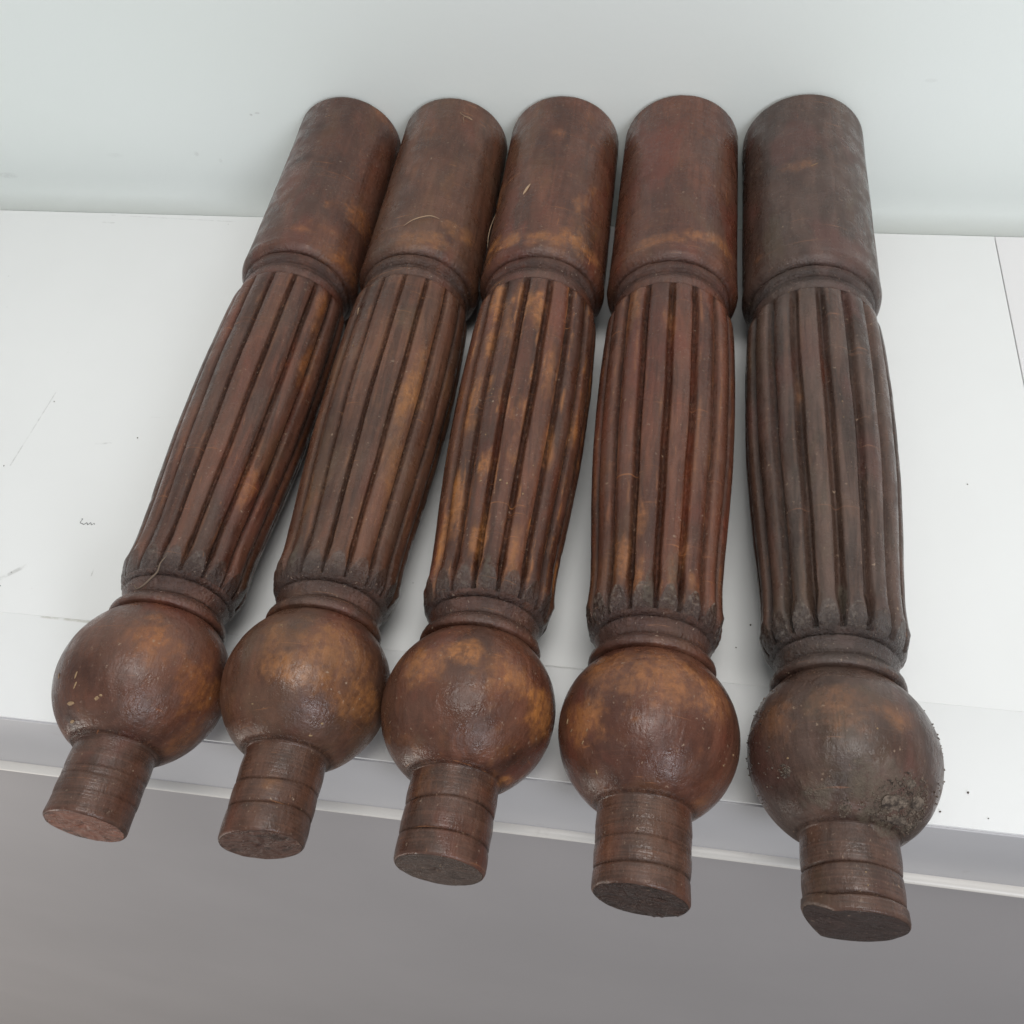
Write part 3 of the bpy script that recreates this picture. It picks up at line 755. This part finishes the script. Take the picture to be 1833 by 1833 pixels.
o = fibre("root_fibre", [on_leg(0, 157, 95, .0003), on_leg(0, 151.5, 91, .0010), on_leg(0, 147, 89.5, .0022), on_leg(0, 142.5, 83, .0009), on_leg(0, 139, 76, .0007), on_leg(0, 137.5, 68, .0012), on_leg(0, 141, 62, .0006)], 0.00060, M_root, taper=0.35)
tag(o, "curled dry root fibre stuck to the neck of the leftmost leg", "root")
o = fibre("straw", [on_leg(1, 388, 50, .0003), on_leg(1, 384, 52, .001), on_leg(1, 381, 50, .0011), on_leg(1, 377, 53, .0004)], 0.00035, M_straw)
tag(o, "tiny bent straw on the left reeds of the second leg from the left", "straw")
o = fibre("straw", [on_leg(1, 612, 112, .0004), on_leg(1, 618, 110, .0018), on_leg(1, 622, 114, .0012), on_leg(1, 620, 119, .001), on_leg(1, 624, 106, .001), on_leg(1, 628, 108, .0005)], 0.00022, M_straw)
tag(o, "tangled thin straw near the far end of the second leg from the left", "straw")

# ------------------------------------------------------------------ crumbs on the bench top
crumbs = [(-0.390, -0.2464, .9), (-0.4017, -0.3159, .9), (0.3194, -0.272, .8), (0.1734, -0.4006, 1.2), (0.1646, -0.418, .8), (0.2794, -0.5113, 1.1), (0.2957, -0.4981, 1.2), (-0.2752, -0.5007, .8), (-0.3027, -0.279, 1.0), (0.0838, -0.436, .9), (-0.352, -0.423, .8), (-0.349, -0.411, .7), (0.305, -0.512, .7)]
CRUMB_LABELS = [
 "dark crumb at the upper end of the faint pencil line on the bench top",
 "dark crumb just below the lower end of the faint pencil line",
 "lone dark crumb on the bench top to the right of the rightmost leg's reeds",
 "larger dark crumb between the two rightmost legs, beside the muddy leg's collar",
 "small dark crumb between the two rightmost legs, nearer the bench front",
 "dark crumb touching the right side of the muddy ball near the bench edge",
 "largest dark crumb lying right of the muddy ball on the bench",
 "dark crumb on the bench just left of the leftmost ball",
 "dark crumb on the bench beside the upper reeds of the leftmost leg",
 "dark crumb between the balls of the middle leg and its right neighbour",
 "dark crumb below the grey scuff at the far left of the bench",
 "tiny crumb above the grey scuff at the far left of the bench",
 "faint tiny crumb nearest the front right edge of the bench",
]
base_crumb = None
for j, (x, y, sz) in enumerate(crumbs):
    if base_crumb is None:
        base_crumb = lump("dirt_crumb", M_mud, None, Vector((0, 0, 0)), Vector((0, 0, 1)), Vector((1, 0, 0)), 0.0013, 0.0011, 0.0009, 77, sub=1)
        o = base_crumb
    else:
        o = base_crumb.copy(); C.objects.link(o)
    o.location = (x, y, 0.00045 * sz + 0.0001); o.scale = (sz, sz, sz); o.rotation_euler = (0, 0, j * 1.3)
    tag(o, CRUMB_LABELS[j], "crumb", "dirt crumbs scattered on the bench top")
# tiny pen scribble on the left of the bench top
def scribble():
    pts = [(-0.3165, -0.3600), (-0.3150, -0.3597), (-0.3157, -0.3630), (-0.3135, -0.3640), (-0.3120, -0.3645), (-0.3105, -0.3628), (-0.3090, -0.3645), (-0.3075, -0.3625), (-0.3060, -0.3643), (-0.3045, -0.3628), (-0.3035, -0.3640)]
    o = fibre("pen_scribble", [(x, y, 0.00004) for x, y in pts], 0.00032, M_ink, taper=0.6, flat=0.2)
    o.parent = bench; o.matrix_parent_inverse = Matrix.Translation((0, 0, -FLOOR_Z))
ink = NT("faded_ink"); ink.prin(Base_Color=(0.10, 0.10, 0.10, 1), Roughness=0.8); M_ink = ink.m
scribble()
# scuff on the wall
